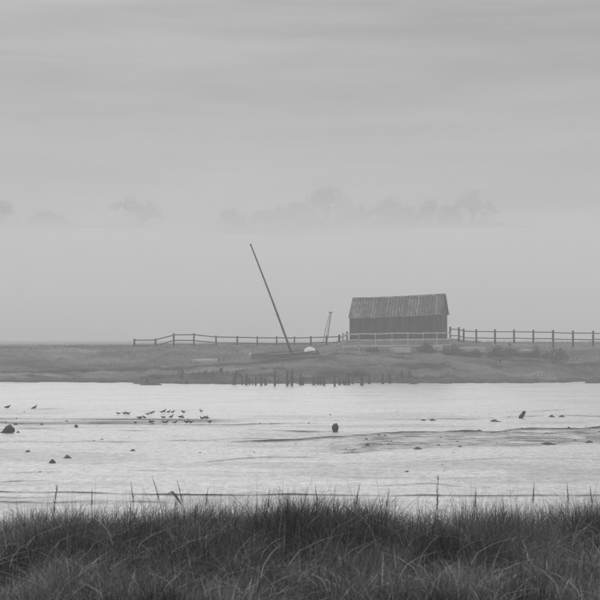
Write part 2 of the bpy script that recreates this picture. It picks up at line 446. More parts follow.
# ------------------------------------------------------------------ hut
def make_hut():
    D = 126.0
    L, W, EV, RG = 8.75, 4.5, 2.3, 4.02
    c = at(398.8, 334, D)
    zb = 3.52
    root = empty('boat_shed', (c.x, D, zb), R(-12.2))
    tag(root, 'dark tarred shed with sagging pantile roof standing on the far bank', 'shed')
    sh = lambda x: .04 * x - .06 * (1 - (2 * x / L) ** 2)
    hx, hy = L / 2, W / 2
    # front wall boards
    wall = MB().bar((-hx, -hy + .06, EV - .08 + sh(-hx)), (hx, -hy + .06, EV - .08 + sh(hx)), .06, .12).build('front_wall', M['tar'], root)
    n = 44; bw_ = L / n
    bm = MB().box((0, 0, EV / 2 - .5), (bw_ - .008, .028, EV + 1.0)).mesh('board'); bm.materials.append(M['tar'])
    for i in range(n):
        x = -hx + (i + .5) * bw_
        o = bpy.data.objects.new('board', bm); link(o, wall)
        o.location = (x, -hy + (.012 if i % 2 else -.008), sh(x) - .02); o.rotation_euler = (0, random.uniform(-.003, .003), 0)
    # back wall and gables, overlapping boards
    b = MB()
    for i in range(n):
        x = -hx + (i + .5) * bw_
        b.box((x, hy, EV / 2 - .35 + sh(x)), (bw_ - .008, .03, EV + .66))
    b.build('back_wall', M['tar'], root)
    for sx in (-1, 1):
        b = MB(); k = 24; w = W / k
        for i in range(k):
            y0 = -hy + i * w + .004; y1 = y0 + w - .008
            top = lambda y: EV + (RG - EV) * (1 - abs(y) / hy) - .06 + sh(sx * hx)
            xo = sx * (hx + (.015 if i % 2 else 0)); xi = xo - sx * .03
            vv = [(xx, yy, zz) for xx in (xi, xo) for (yy, zz) in ((y0, -.7), (y1, -.7), (y1, top(y1)), (y0, top(y0)))]
            b.add(vv, [(0, 1, 2, 3), (7, 6, 5, 4), (0, 4, 5, 1), (1, 5, 6, 2), (2, 6, 7, 3), (3, 7, 4, 0)])
        gw = b.build('gable_wall', M['tar'], root)
        for sy in (-1, 1):
            MB().bar((sx * (hx + .05), sy * (hy + .16), EV - .07 + sh(sx * hx)), (sx * (hx + .05), 0, RG + .04 + sh(sx * hx)), .03, .16).build('bargeboard', M['tar'], gw)
    # pantile columns
    run, rise = hy + .2, (RG - EV) * (hy + .2) / hy
    sl = math.hypot(run, rise); rows_ = 9; tw = .29; prof = 7
    cb = MB()
    for r in range(rows_):
        v0 = r / rows_ * sl; v1 = (r + 1.12) / rows_ * sl
        vs_ = []
        for lay, dz in ((0, 0), (1, -.02)):
            for v, lift in ((v0, .012), (v1, .045)):
                for p in range(prof):
                    q = p / (prof - 1)
                    n_ = .06 * math.sin(2 * math.pi * q) + .012 * math.sin(4 * math.pi * q) + lift + dz
                    vs_.append(((q - .5) * (tw + .03), -v * run / sl - n_ * rise / sl * -1 * -1, -v * rise / sl + n_ * run / sl))
        fs = [(p, p + prof, p + prof + 1, p + 1) for p in range(prof - 1)]
        o_ = 2 * prof
        fs += [(o_ + p, o_ + p + 1, o_ + p + prof + 1, o_ + p + prof) for p in range(prof - 1)]
        fs += [(prof + p, o_ + prof + p, o_ + prof + p + 1, prof + p + 1) for p in range(prof - 1)]
        cb.add(vs_, fs, False)
    cm = cb.mesh('pantile_column'); cm.materials.append(M['tile'])
    slope_f = MB().add([(-hx, -run + .02, RG - rise - .05 + sh(-hx)), (hx, -run + .02, RG - rise - .05 + sh(hx)), (hx, 0, RG - .05 + sh(hx)), (-hx, 0, RG - .05 + sh(-hx)),
                        (-hx, -run + .02, RG - rise - .09 + sh(-hx)), (hx, -run + .02, RG - rise - .09 + sh(hx)), (hx, 0, RG - .09 + sh(hx)), (-hx, 0, RG - .09 + sh(-hx))],
                       [(0, 1, 2, 3), (7, 6, 5, 4), (0, 4, 5, 1), (1, 5, 6, 2), (3, 7, 4, 0), (2, 6, 7, 3)]).build('roof', M['tar'], root)
    slope_b = MB().add([(-hx, run - .02, RG - rise - .05 + sh(-hx)), (hx, run - .02, RG - rise - .05 + sh(hx)), (hx, 0.004, RG - .05 + sh(hx)), (-hx, 0.004, RG - .05 + sh(-hx)),
                        (-hx, run - .02, RG - rise - .09 + sh(-hx)), (hx, run - .02, RG - rise - .09 + sh(hx)), (hx, 0.004, RG - .09 + sh(hx)), (-hx, 0.004, RG - .09 + sh(-hx))],
                       [(3, 2, 1, 0), (4, 5, 6, 7), (1, 5, 4, 0), (2, 6, 5, 1), (0, 4, 7, 3), (3, 7, 6, 2)]).build('roof', M['tar'], root)
    ncol = 31
    for side, par in ((0, slope_f), (1, slope_b)):
        for i in range(ncol):
            x = -hx - .1 + (i + .5) * (L + .2) / ncol
            o = bpy.data.objects.new('pantile_column', cm); link(o, par)
            o.location = (x, 0, RG - .02 + sh(x) + random.uniform(-.012, .012)); o.rotation_euler = (0, -.036 if not side else .036, math.pi * side)
    rb = MB()
    k = 7
    vs_ = [(s_ * .23, math.cos(math.pi * j / (k - 1)) * .13 * (1 + .0 * s_), math.sin(math.pi * j / (k - 1)) * .11 - .02) for s_ in (-1, 1) for j in range(k)]
    vs_ += [(x, y * .85, z * .85 - .005) for x, y, z in vs_]
    fs = [(j, j + 1, j + 1 + k, j + k) for j in range(k - 1)] + [(2 * k + j, 2 * k + j + k, 2 * k + j + 1 + k, 2 * k + j + 1) for j in range(k - 1)]
    fs += [(j, 2 * k + j, 2 * k + j + 1, j + 1) for j in range(k - 1)] + [(k + j, k + j + 1, 3 * k + j + 1, 3 * k + j) for j in range(k - 1)]
    rb.add(vs_, fs, False)
    rm = rb.mesh('ridge_tile'); rm.materials.append(M['tile'])
    for i in range(20):
        x = -hx - .08 + (i + .5) * (L + .16) / 20
        o = bpy.data.objects.new('ridge_tile', rm); link(o, slope_f)
        o.location = (x, 0, RG + .05 + sh(x) + random.uniform(-.012, .012)); o.rotation_euler = (random.uniform(-.05, .05), -.036, 0)
    return root
make_hut()

# ------------------------------------------------------------------ fences
def fence(name, label, cat, posts, D, rails, pm, rm, pw=.14, rh=.09, depth=None):
    """posts: (px, top py, base py); rails: list of (offset below post top in px)"""
    cx = wx(posts[len(posts) // 2][0], D)
    root = empty(name, (cx, D, float(bank_z(cx, D))))
    tag(root, label, cat)
    off = Vector(root.location)
    tops = []
    for i, p in enumerate(posts):
        px, pt = p[0], p[1]
        d = D + (depth[i] if depth else 0)
        T = at(px, pt, d)
        gz = float(bank_z(T.x, d)) - .35
        b = MB(); ln = random.uniform(-.03, .03)
        b.bar((T.x - ln - off.x, d - off.y, gz - off.z), (T.x - off.x, d - off.y, T.z - off.z), pw * random.uniform(.85, 1.15), pw, .92)
        b.build('post', pm, root)
        tops.append(T)
    for i in range(len(posts) - 1):
        a, b_ = tops[i], tops[i + 1]
        for r in rails:
            s = r / F * D
            p = a - off; q = b_ - off
            y0 = -pw / 2 - .025
            MB().bar((p.x - .06, p.y + y0, p.z - s + random.uniform(-.03, .03)), (q.x + .06, q.y + y0 - .0, q.z - s + random.uniform(-.03, .03)), .04, rh).build('rail', rm, root)
    return root
fence('post_and_rail_fence', 'dark post and rail fence running left from the shed', 'fence',
      [(134.5, 338.8), (155.5, 338.6), (173.7, 333.2), (194, 333.2), (216, 335.6), (237.3, 336), (257.3, 336.2), (276.7, 336.4), (294.5, 336.5), (310.8, 336), (326.2, 335.5), (338.9, 335)],
      126.0, (1.6, 7.2), M['post'], M['rail'], .16, .10)
fence('yard_fence', 'short run of close dark posts at the left corner of the shed', 'fence',
      [(339.6, 334.6), (343, 333), (347, 331.4)], 123.2, (3.5, 8), M['post'], M['rail'], .16, .09)
fence('post_and_rail_fence', 'dark post and rail fence running right from the shed to the picture edge', 'fence',
      [(450.2, 326.8), (458.8, 327.2), (463.6, 328.6), (476.2, 329.3), (495, 329.3), (514, 329.5), (533.3, 329.8), (553, 330), (573, 330.6), (593.2, 330.8), (613, 331), (634, 331.4)],
      124.5, (2.4, 8.8), M['post'], M['rail'], .17, .09)
fence('white_rail_fence', 'pale three rail fence along the front of the shed', 'fence',
      [(343.2, 333.2), (359, 332.4), (375.5, 332.6), (392, 332.2), (408, 332), (423, 331.8), (437, 331.8), (450.5, 331.6)],
      117.3, (1.3, 7.6, 13.6), M['white_rail'], M['white_rail'], .06, .11, [0, 0, 0, .3, .8, 1.8, 2.8, 3.2])

# ------------------------------------------------------------------ boats on the bank
def hull_mesh(Lh, B, Hh, n=13, m=7, stern=.6, inv=False):
    """open clinker-like hull along x, bow at -x, keel at z 0"""
    b = MB(); vs_ = []
    for i in range(n):
        s = i / (n - 1); x = (s - .5) * Lh
        w = B / 2 * min(1, (math.sin(math.pi * min(s * .85 + .02, .5)) ** .8)) * (1 if s < .55 else 1 - (1 - stern) * ((s - .55) / .45) ** 2)
        sheer = Hh * (1 + .28 * (1 - s) ** 2 + .08 * s ** 2); kz = .18 * Hh * max(0, 1 - s * 4) ** 2
        for j in range(m):
            q = j / (m - 1) * 2 - 1
            y = math.copysign(abs(q) ** .75, q) * w
            z = kz + (sheer - kz) * abs(q) ** 2.4
            vs_.append((x, y, z))
    fs = [(i * m + j, (i + 1) * m + j, (i + 1) * m + j + 1, i * m + j + 1) for i in range(n - 1) for j in range(m - 1)]
    fs.append(tuple((n - 1) * m + j for j in range(m)))
    b.add(vs_, fs, True)
    return b, vs_, n, m
def beached_boat():
    D = 116.6
    c = at(285, 360, D); Lh = 6.0
    gz = float(bank_z(c.x, D))
    c.z = gz - .26
    root = empty('beached_boat', c); root.rotation_euler = (R(6), R(-5), R(2))
    tag(root, 'grounded sailing boat with a tall bare mast leaning to the left', 'boat')
    b, vs_, n, m = hull_mesh(Lh, 1.7, .5)
    b.build('hull', M['hull'], root)
    for side in (0, m - 1):
        MB().tube([vs_[i * m + side] for i in range(n)], .045, 6).build('gunwale', M['gunwale'], root)
    dk = MB(); dv = []
    for i in range(1, n):
        a = Vector(vs_[i * m]); e = Vector(vs_[i * m + m - 1])
        dv += [a * .97 + Vector((0, 0, -.06)), e * .97 + Vector((0, 0, -.06))]
    dk.add(dv, [(2 * i, 2 * i + 2, 2 * i + 3, 2 * i + 1) for i in range(n - 2)]).build('deck', M['gunwale'], root)
    # white hood over the stern well: ribbed canvas
    hb = MB(); k = 9; st = 9; hv = []
    for i in range(st):
        x = 1.75 + i * .125; hh = .42 * math.sin(math.pi * (i + 1.0) / (st + .6)) ** .6 + (.05 if i % 2 else 0)
        for j in range(k):
            a = math.pi * j / (k - 1)
            hv.append((x, -.62 * math.cos(a), .44 + hh * math.sin(a)))
    hb.add(hv, [(i * k + j, i * k + j + 1, (i + 1) * k + j + 1, (i + 1) * k + j) for i in range(st - 1) for j in range(k - 1)] + [tuple(range(k)), tuple(reversed(range((st - 1) * k, st * k)))], False)
    o = hb.build('stern_hood', M['white'], root); o['label'] = 'white canvas hood over the stern'
    MB().tube([(-2.95, 0, .18), (-2.98, 0, .6), (-3.0, 0, .8)], [.07, .1, .09], 8).build('stem_post', M['white'], root)
    # mast, in world line from the base pixel to the top pixel
    p = at(292.0, 354.5, D + .1); q = at(250.8, 245.0, D - .2)
    bpy.context.view_layer.update()
    inv = root.matrix_world.inverted()
    pts = [inv @ (p + (q - p) * s + Vector((.05 * math.sin(s * 3.1), 0, 0))) for s in np.linspace(0, 1, 12)]
    mo = MB().tube(pts, [.105 - .045 * s for s in np.linspace(0, 1, 12)], 10).build('mast', M['mast'], root)
    d = (pts[-1] - pts[0]).normalized()
    MB().tube([pts[-1] - d * .02, pts[-1] + d * .1], [.075, .07], 8).build('masthead_cap', M['mast'], mo)
    MB().tube([pts[4] - d * .1, pts[4] + d * .1], [.11, .11], 10).build('mast_band', M['gunwale'], mo)
beached_boat()

def gangplank():
    D0, D1 = 116.8, 118.0
    a = at(318.5, 350.5, D0); b = at(345, 343.2, D1)
    root = empty('gangplank', a)
    tag(root, 'narrow pale gangplank from the boat stern up to the shed yard', 'gangplank')
    for k, s in enumerate((-.14, .14)):
        MB().bar((s, 0, .05), (b.x - a.x + s, b.y - a.y, b.z - a.z + .1), .24, .05).build('plank', M['plank'], root)
    for s in np.linspace(.08, .95, 9):
        p = (b - a) * s
        MB().bar((p.x - .3, p.y, p.z + .1 + s * .05), (p.x + .3, p.y, p.z + .1 + s * .05), .05, .04).build('cleat', M['plank'], root)
gangplank()

def a_frame():
    D = 128
    M['hoist'] = grey('bleached_spar', .24, .8, .3, 5)
    c = at(326, 344, D)
    root = empty('sheer_legs', c)
    tag(root, 'thin spindly hoisting frame standing behind the fence left of the shed', 'hoist')
    loc = lambda px, py: at(px, py, D) - c
    MB().tube([loc(326, 348), loc(331.4, 312.6)], [.05, .036], 6).build('leg', M['hoist'], root)
    MB().tube([loc(322, 348) + Vector((0, .8, 0)), loc(326, 328) + Vector((0, .4, 0)), loc(330, 312.6)], [.034, .03, .026], 6).build('leg', M['hoist'], root)
    MB().tube([loc(324.6, 348) + Vector((0, 1.2, 0)), loc(330.6, 312.6)], [.022, .018], 6).build('stay', M['hoist'], root)
    MB().bar(loc(328.6, 312.5), loc(332.6, 312.3), .08, .1).build('head_block', M['hoist'], root)
a_frame()

def upturned(px, py, D, Lh, B, Hh, rz, mat, label, pitch=0.0):
    c = at(px, py, D); c.z = float(bank_z(c.x, D)) - .16
    root = empty('dinghy', c, rz); tag(root, label, 'dinghy', 'small boats lying on the far bank')
    b, vs_, n, m = hull_mesh(Lh, B, Hh, stern=.75)
    b.v = [(x, -y, Hh * 1.2 - z) for x, y, z in b.v]
    b.build('hull', mat, root)
    MB().bar((-Lh * .45, 0, Hh * 1.2 + .01 - .18 * Hh), (Lh * .5, 0, Hh * 1.2 + .02), .05, .07).build('keel', mat, root)
    for side in (0, m - 1):
        MB().tube([Vector(vs_[i * m + side]) * 1 for i in range(n)], .03, 6).build('rubbing_strake', M['gunwale'], root)
        root.children[-1].data.transform(Matrix(((1, 0, 0, 0), (0, -1, 0, 0), (0, 0, -1, Hh * 1.2), (0, 0, 0, 1))))
    return root
upturned(399.5, 353, 118.0, 1.9, 1.1, .48, R(8), M['pale'], 'pale upturned dinghy below the pale fence in front of the shed')
upturned(436.5, 353, 119.0, 1.7, 1.0, .5, R(60), M['pale'], 'small pale upturned dinghy end on between shrubs below the shed corner')
upturned(472.5, 352, 119.6, 2.4, 1.1, .5, R(-5), M['pale'], 'pale upturned dinghy half hidden behind a shrub right of the shed')
upturned(526, 352, 119.6, 1.5, 1.0, .46, R(20), M['pale'], 'pale upturned dinghy between the big shrub and the next one right')
upturned(204.5, 355, 116.0, 2.4, 1.1, .35, R(-6), M['pale'], 'low pale upturned dinghy on the grass below the left fence')

# ------------------------------------------------------------------ timber stumps along the far waterline
ORD = ['first', 'second', 'third', 'fourth', 'fifth', 'sixth', 'seventh', 'eighth', 'ninth', 'tenth', 'eleventh', 'twelfth', 'thirteenth',
       'fourteenth', 'fifteenth', 'sixteenth', 'seventeenth', 'eighteenth', 'nineteenth']
TENS = {2: ('twentieth', 'twenty'), 3: ('thirtieth', 'thirty'), 4: ('fortieth', 'forty'), 5: ('fiftieth', 'fifty'), 6: ('sixtieth', 'sixty'), 7: ('seventieth', 'seventy'), 8: ('eightieth', 'eighty')}
def ordinal(i):
    if i <= 19: return ORD[i - 1]
    t, r = divmod(i, 10)
    return TENS[t][0] if r == 0 else TENS[t][1] + '-' + ORD[r - 1]
# px, top py, base py, width px, lean px
STUMPS = [(147.6, 378, 384.5, 2.6, 0), (159, 377, 383, 1.4, 0), (178.6, 370.5, 380, 1.5, 0), (184, 374, 380, 1.3, .5), (187, 380.5, 384, 3.0, 0),
          (193, 372, 380, 1.2, -.4), (199, 373, 381, 1.1, .3), (204.5, 371.5, 381, 1.2, 0), (211, 372, 381, 1.4, .4), (217, 371, 381, 1.2, 0), (222, 373, 382, 1.2, -.5), (227.5, 371, 382, 1.3, 0),
          (234.5, 371, 384.5, 3.2, 4.5), (242, 377, 384.5, 1.8, 0), (246.3, 375, 385, 2.4, .4), (255.6, 377, 385, 2.0, 0), (261.4, 374, 385.5, 2.0, 0), (265.6, 378, 385, 2.6, -.4),
          (274.8, 370.5, 386, 2.0, 0), (278, 379, 384, 1.4, 0), (287.2, 371, 386, 2.2, 0), (292, 370, 386, 2.3, .2), (297.5, 374, 382, 1.8, 0), (302.8, 377, 385, 2.6, 0),
          (307, 376, 382.5, 1.8, -.3), (310.2, 375, 383, 2.0, 0), (313.8, 376, 385, 2.4, 0), (318, 376, 384.5, 2.6, .2), (321, 376.5, 384.5, 2.2, 0), (324, 375, 385.5, 2.2, 0),
          (334.8, 371, 386.5, 1.8, .2), (339.5, 378, 385, 2.4, 0), (343.6, 379, 384.5, 2.2, .5), (348.8, 377.5, 385, 2.6, 0), (352.5, 378, 384, 1.8, 0),
          (362, 370, 385.5, 3.0, .3), (365.5, 373, 382, 2.4, 0), (368.8, 378, 384, 1.6, 0), (375.8, 378, 383, 2.2, 0), (382.8, 374, 384, 2.4, 0), (390.2, 375, 383.5, 2.0, 0),
          (397.2, 377, 382.5, 2.2, .4), (402, 371, 382.5, 2.2, -.3), (409.7, 371, 382.5, 2.6, 0), (416, 377, 382, 2.4, 0), (500.2, 360, 370.5, 1.8, 0), (553.2, 361, 369, 1.5, -.3)]
for q in range(30):                                 # the ragged lesser stakes between them
    a = random.choice((random.uniform(176, 236), random.uniform(236, 420), random.uniform(236, 420)))
    pb_ = random.uniform(381, 385.6) if a > 236 else random.uniform(377, 383)
    STUMPS.append((a, pb_ - random.uniform(4.5, 11.5), pb_, random.uniform(1.2, 2.4), random.uniform(-1.2, 1.2)))
STUMPS.sort()
for i, (px, pt, pb, w, ln) in enumerate(STUMPS):
    pt -= .8
    if px > 480:
        D = 115.6 if px < 530 else 116.2
        x = wx(px, D); zb = float(bank_z(x, D)) - .2; zt = zpx(pt, D)
        lab = 'lone dark stake on the bank below the big round shrub' if px < 530 else 'lone dark stake on the bank near the right edge'
    else:
        D = H * F / (pb - PY0) if pb >= 383.5 else 109.5 + (383.5 - pb) * .5
        x = wx(px, D); zt = zpx(pt, D); zb = min(0, float(bank_z(x, D))) - .25
        hgt = pb - pt
        desc = 'leaning stout' if ln > 2 else ('tall' if hgt > 13 else 'thin' if w < 1.6 else 'short stubby' if hgt < 7.5 else 'blackened')
        lab = f'{desc} timber stump, {ordinal(i + 1)} from the left along the far waterline'
    r = w / F * D / 2 * 1.15
    root = empty('timber_stump', (x, D, max(0, zb + .25)))
    tag(root, lab, 'stump', 'old timber stumps along the far waterline')
    dx = ln / F * D
    k = 9; pts = []; rad = []
    for s in np.linspace(0, 1, 5):
        pts.append((dx * s * (1 if ln > 2 else 1) - (dx * .5) + random.uniform(-.1, .1) * r, random.uniform(-.1, .1) * r, zb - root.location.z + (zt - zb) * s)); rad.append(r * (1.12 - .3 * s + random.uniform(-.06, .06)))
    b = MB().tube(pts, rad, k)
    b.v[-k:] = [(x_, y_, z_ + random.uniform(-.5, .2) * r * 2) for x_, y_, z_ in b.v[-k:]]
    b.build('shaft', M['stump'], root)
    if w >= 2.3 and ln < 2:                          # broken stub of a cross rail
        MB().bar((0, 0, (zt - zb) * .62 + zb - root.location.z), (random.choice((-1, 1)) * r * 2.1, -.03, (zt - zb) * .6 + zb - root.location.z), .07, .09).build('rail_stub', M['stump'], root)

# ------------------------------------------------------------------ birds
def bird_mesh():
    b = MB()
    # body with tapering tail and neck, one tube; length about 0.2
    b.tube([(-.115, 0, .102), (-.08, 0, .107), (-.04, 0, .112), (.0, 0, .115), (.04, 0, .122), (.062, 0, .142), (.07, 0, .16), (.083, 0, .170), (.1, 0, .166), (.107, 0, .162)],
           [.006, .022, .036, .042, .038, .022, .018, .022, .016, .005], 9)
    return b
BIRD = None
def make_bird(x, y, s, rz, label, group):
    global BIRD
    if BIRD is None:
        root = empty('wading_bird')
        bird_mesh().build('body', M['bird'], root)
        MB().tube([(.103, 0, .164), (.125, 0, .158), (.147, 0, .149)], [.006, .004, .002], 5).build('bill', M['bird_leg'], root)
        for sy in (-1, 1):
            MB().tube([(.0, sy * .016, .085), (.008, sy * .017, .045), (.0, sy * .017, -.012)], [.006, .004, .004], 5).build('leg', M['bird_leg'], root)
            wv = MB().tube([(.045, sy * .034, .118), (.0, sy * .043, .118), (-.06, sy * .03, .112), (-.13, sy * .012, .106)], [.012, .026, .02, .003], 6, squash=.35)
            wv.build('wing', M['bird'], root)
        BIRD = root; o = root
    else:
        o = copy_tree(BIRD)
    o.location = (x, y, .0); o.rotation_euler = (0, random.uniform(-.25, .35), rz); o.scale = (s, s, s * random.uniform(.85, 1.1))
    return tag(o, label, 'bird', group)
ROWS = {'far': [(118.5, 415.5), (124.5, 415.6), (126.6, 415.5), (129, 415.6), (148.5, 416), (151, 415), (153.2, 414), (162, 414), (164.7, 413.6), (168.7, 414), (173, 414), (183.2, 414.4), (200.5, 413)],
        'middle': [(140, 419.6), (141.5, 419.6), (144, 419.5), (163.8, 419.5), (171.8, 419.2), (180, 419.5), (182.6, 419.4), (201.3, 420), (203.5, 420), (205.8, 420), (208, 420)],
        'near': [(135.5, 424.2), (150, 424.3), (151.8, 424.2), (164.2, 424.6), (166.6, 424.6), (175.2, 424.6), (187.2, 424.6), (189.8, 424.6), (209.6, 424.4)]}
for rn, lst in ROWS.items():
    for i, (px, pyb) in enumerate(sorted(lst)):
        D = H * F / (pyb - PY0)
        make_bird(wx(px, D), D, random.uniform(.85, 1.15), random.choice((0, math.pi)) + random.uniform(-.6, .6),
                  f'small dark wading bird, {ordinal(i + 1)} from the left in the {rn} row of the flock', 'wading birds in a flock on the mud')
for px, pyb, lab in ((7.5, 409, 'dark resting duck on the shallow water at the far left edge'), (35, 409.2, 'dark resting duck on the water right of the leftmost one')):
    D = H * F / (pyb - PY0)
    o = make_bird(wx(px, D), D, 1.5, .3, lab, 'ducks on the water')
    o.name = 'duck'; o.location.z = -.06

# ------------------------------------------------------------------ stones and clods on the mud
def stone(px, pyb, wpx, hpx, label, flat=0, lean=0.0, name='stone', cat='stone', ped=False):
    D = H * F / (pyb - PY0); s = F / D
    w, h = wpx / s, hpx / s
    import bmesh
    bm = bmesh.new(); bmesh.ops.create_icosphere(bm, subdivisions=3, radius=1)
    sd_ = random.uniform(0, 50)
    for v in bm.verts:
        c = v.co
        n = 1 + .9 * float(fbm(c.x * 1.3 + sd_, c.y * 1.3 + c.z * .9 + sd_, 3)) + .6 * float(fbm(c.z * 2.6 + sd_, c.x * 2.6 + c.y, 2))
        z = c.z * n
        if flat:
            z = max(z, -.15) * max(.12, 1.05 - .85 * (c.x * c.x + c.y * c.y)) * (1 + .5 * float(fbm(c.x * 3 + sd_, c.y * 3, 2))); k = 1.15
        else: k = 1.0
        v.co = (c.x * n * k * w / 2, c.y * n * k * w / 2 * .8, (z + .75) * h / 1.75 if not flat else (z + .15) * h / 1.15)
        v.co.x += lean * v.co.z
    m = bpy.data.meshes.new(name); bm.to_mesh(m); bm.free(); m.materials.append(M['stone'])
    o = link(bpy.data.objects.new(name, m)); o.location = (wx(px, D), D, -.012)
    for p in m.polygons: p.use_smooth = True
    return tag(o, label, cat, 'stones and clods on the mud')
stone(9, 433, 10, 8.5, 'largest dark boulder on the mud at the left edge')
stone(4, 433, 6, 3, 'flat slab leaning out from the left edge boulder', 1)
stone(15.5, 425, 4.5, 2.2, 'small dark stone just behind the left edge boulder', 1)
stone(18, 432.5, 3.5, 1.8, 'small dark stone just right of the left edge boulder', 1)
stone(42, 424.8, 3.2, 1.8, 'small stone on the grey mud strip between left boulder and birds', 1)
stone(76.3, 427.6, 3.2, 3.2, 'small round dark stone alone left of the bird flock')
stone(28, 452, 5.5, 2.4, 'flat clod left of and beyond the two pointed clods', 1)
stone(52, 463, 6.5, 3.8, 'pointed dark clod, the nearer of two on the left mud', 1)
stone(67, 458.4, 8.5, 4.2, 'pointed dark clod, the farther and bigger of two on the left mud', 1)
stone(132.5, 451, 5.5, 2.4, 'flat dark clod on the mud nearest below the bird flock', 1)
stone(335, 432, 6.2, 8.6, 'upright egg shaped dark boulder in the middle of the mud')
stone(366.5, 440, 3.6, 2.0, 'small dark clod right behind the middle mud ridge', 1)
stone(367.5, 446, 4.6, 2.4, 'dark clod on the bar below the egg shaped boulder', 1)
stone(417.5, 449, 9, 2.6, 'long low dark clod on the mud bar below the shed', 1)
stone(460, 447.4, 5, 2.0, 'low dark clod between the two longest clods on the bar', 1)
stone(478.5, 432.2, 8, 2.6, 'low dark weed clod on the far edge of the mud bar', 1)
stone(423, 420.6, 5, 1.8, 'left one of two flat clods on the far wet mud below the shed', 1)
stone(432.5, 420.7, 6, 2.0, 'right one of two flat clods on the far wet mud below the shed', 1)
stone(494.5, 421.8, 10, 2.4, 'flat dark clod on wet mud left of the tilted stump', 1)
stone(547, 445, 13, 3.2, 'longest dark clod on the mud bar at right', 1)
stone(589, 443, 8, 2.6, 'dark clod on the mud bar by the right edge', 1)
stone(552, 417, 6, 2.0, 'left one of two flat clods right of the tilted stump', 1)
stone(561.5, 417, 6.5, 2.4, 'right one of two flat clods right of the tilted stump', 1)
stone(520.6, 418.4, 4.6, 7.2, 'tilted dark stump alone on the wet mud at right', 0, .45, 'tilted_stump', 'stump')

# ------------------------------------------------------------------ leaves: shrubs and trees
def leaf_cloud(pts, size, tone=True, flat=0.0):
    n = len(pts)
    a = rng.normal(size=(n, 3)); a /= np.linalg.norm(a, axis=1)[:, None]
    b = np.cross(a, rng.normal(size=(n, 3))); b /= np.linalg.norm(b, axis=1)[:, None]
    s = size * rng.uniform(.6, 1.3, (n, 1))
    V = np.concatenate([pts - a * s, pts + b * s * .45, pts + a * s, pts - b * s * .45], 1).reshape(-1, 3)
    return V, np.repeat(rng.uniform(.55, 1.5, n), 4)
def shrub(px, pyb, D, wpx, hpx, label):
    s = F / D; w, h = wpx / s, hpx / s
    x = wx(px, D); zb = float(bank_z(x, D)); top = zpx(pyb - hpx, D)
    h = max(h, top - zb)
    root = empty('shrub', (x, D, zb)); tag(root, label, 'shrub', 'round shrubs along the far bank')
    cl = []
    for i in range(int(22 * w)):
        a = random.uniform(0, 6.28); r = math.sqrt(random.random()) * w * .62
        cz = random.uniform(.05, .9) * h * random.uniform(.5, 1.0) * max(.2, 1 - .75 * (r / (w * .6)) ** 2)
        c = np.array([math.cos(a) * r, math.sin(a) * r * .7, cz]); k = random.uniform(.1, .3)
        cl.append(c + rng.normal(size=(70, 3)) * k * .6)
    P = np.concatenate(cl); P = P[P[:, 2] > .02]
    V, tn = leaf_cloud(P, .07)
    o = link(bpy.data.objects.new('foliage', np_mesh('foliage', V, np.arange(len(V)), np.full(len(P), 4), M['leaf'], {'tone': tn})), root)
    b = MB()
    for i in range(7):
        a = random.uniform(0, 6.28)
        b.tube([(0.05 * math.cos(a), .05 * math.sin(a), -.15), (w * .15 * math.cos(a), w * .12 * math.sin(a), h * .4), (w * .3 * math.cos(a), w * .25 * math.sin(a), h * .8)], [.03, .02, .008], 5)
    b.build('stems', M['bark'], root)
shrub(427, 352, 118.6, 17, 12, 'dark round shrub below the right half of the shed')
shrub(453, 354, 118.2, 20, 11, 'low dark shrub under the right corner of the shed')
shrub(474.5, 355, 118.0, 15, 10, 'small dark shrub just right of the shed corner shrub')
shrub(505, 357, 117.6, 31, 15, 'biggest round dark shrub on the bank right of the shed')
shrub(534, 356, 117.8, 15, 12, 'small dark shrub right of the biggest shrub')
shrub(555, 355, 118.0, 22, 13, 'loose dark shrub nearest to the right picture edge')
shrub(372, 356, 117.5, 9, 6, 'tiny dark shrub below the pale fence at the left half of the shed')
shrub(358, 380, 110.5, 16, 6, 'low dark weed bush at the waterline among the stumps')

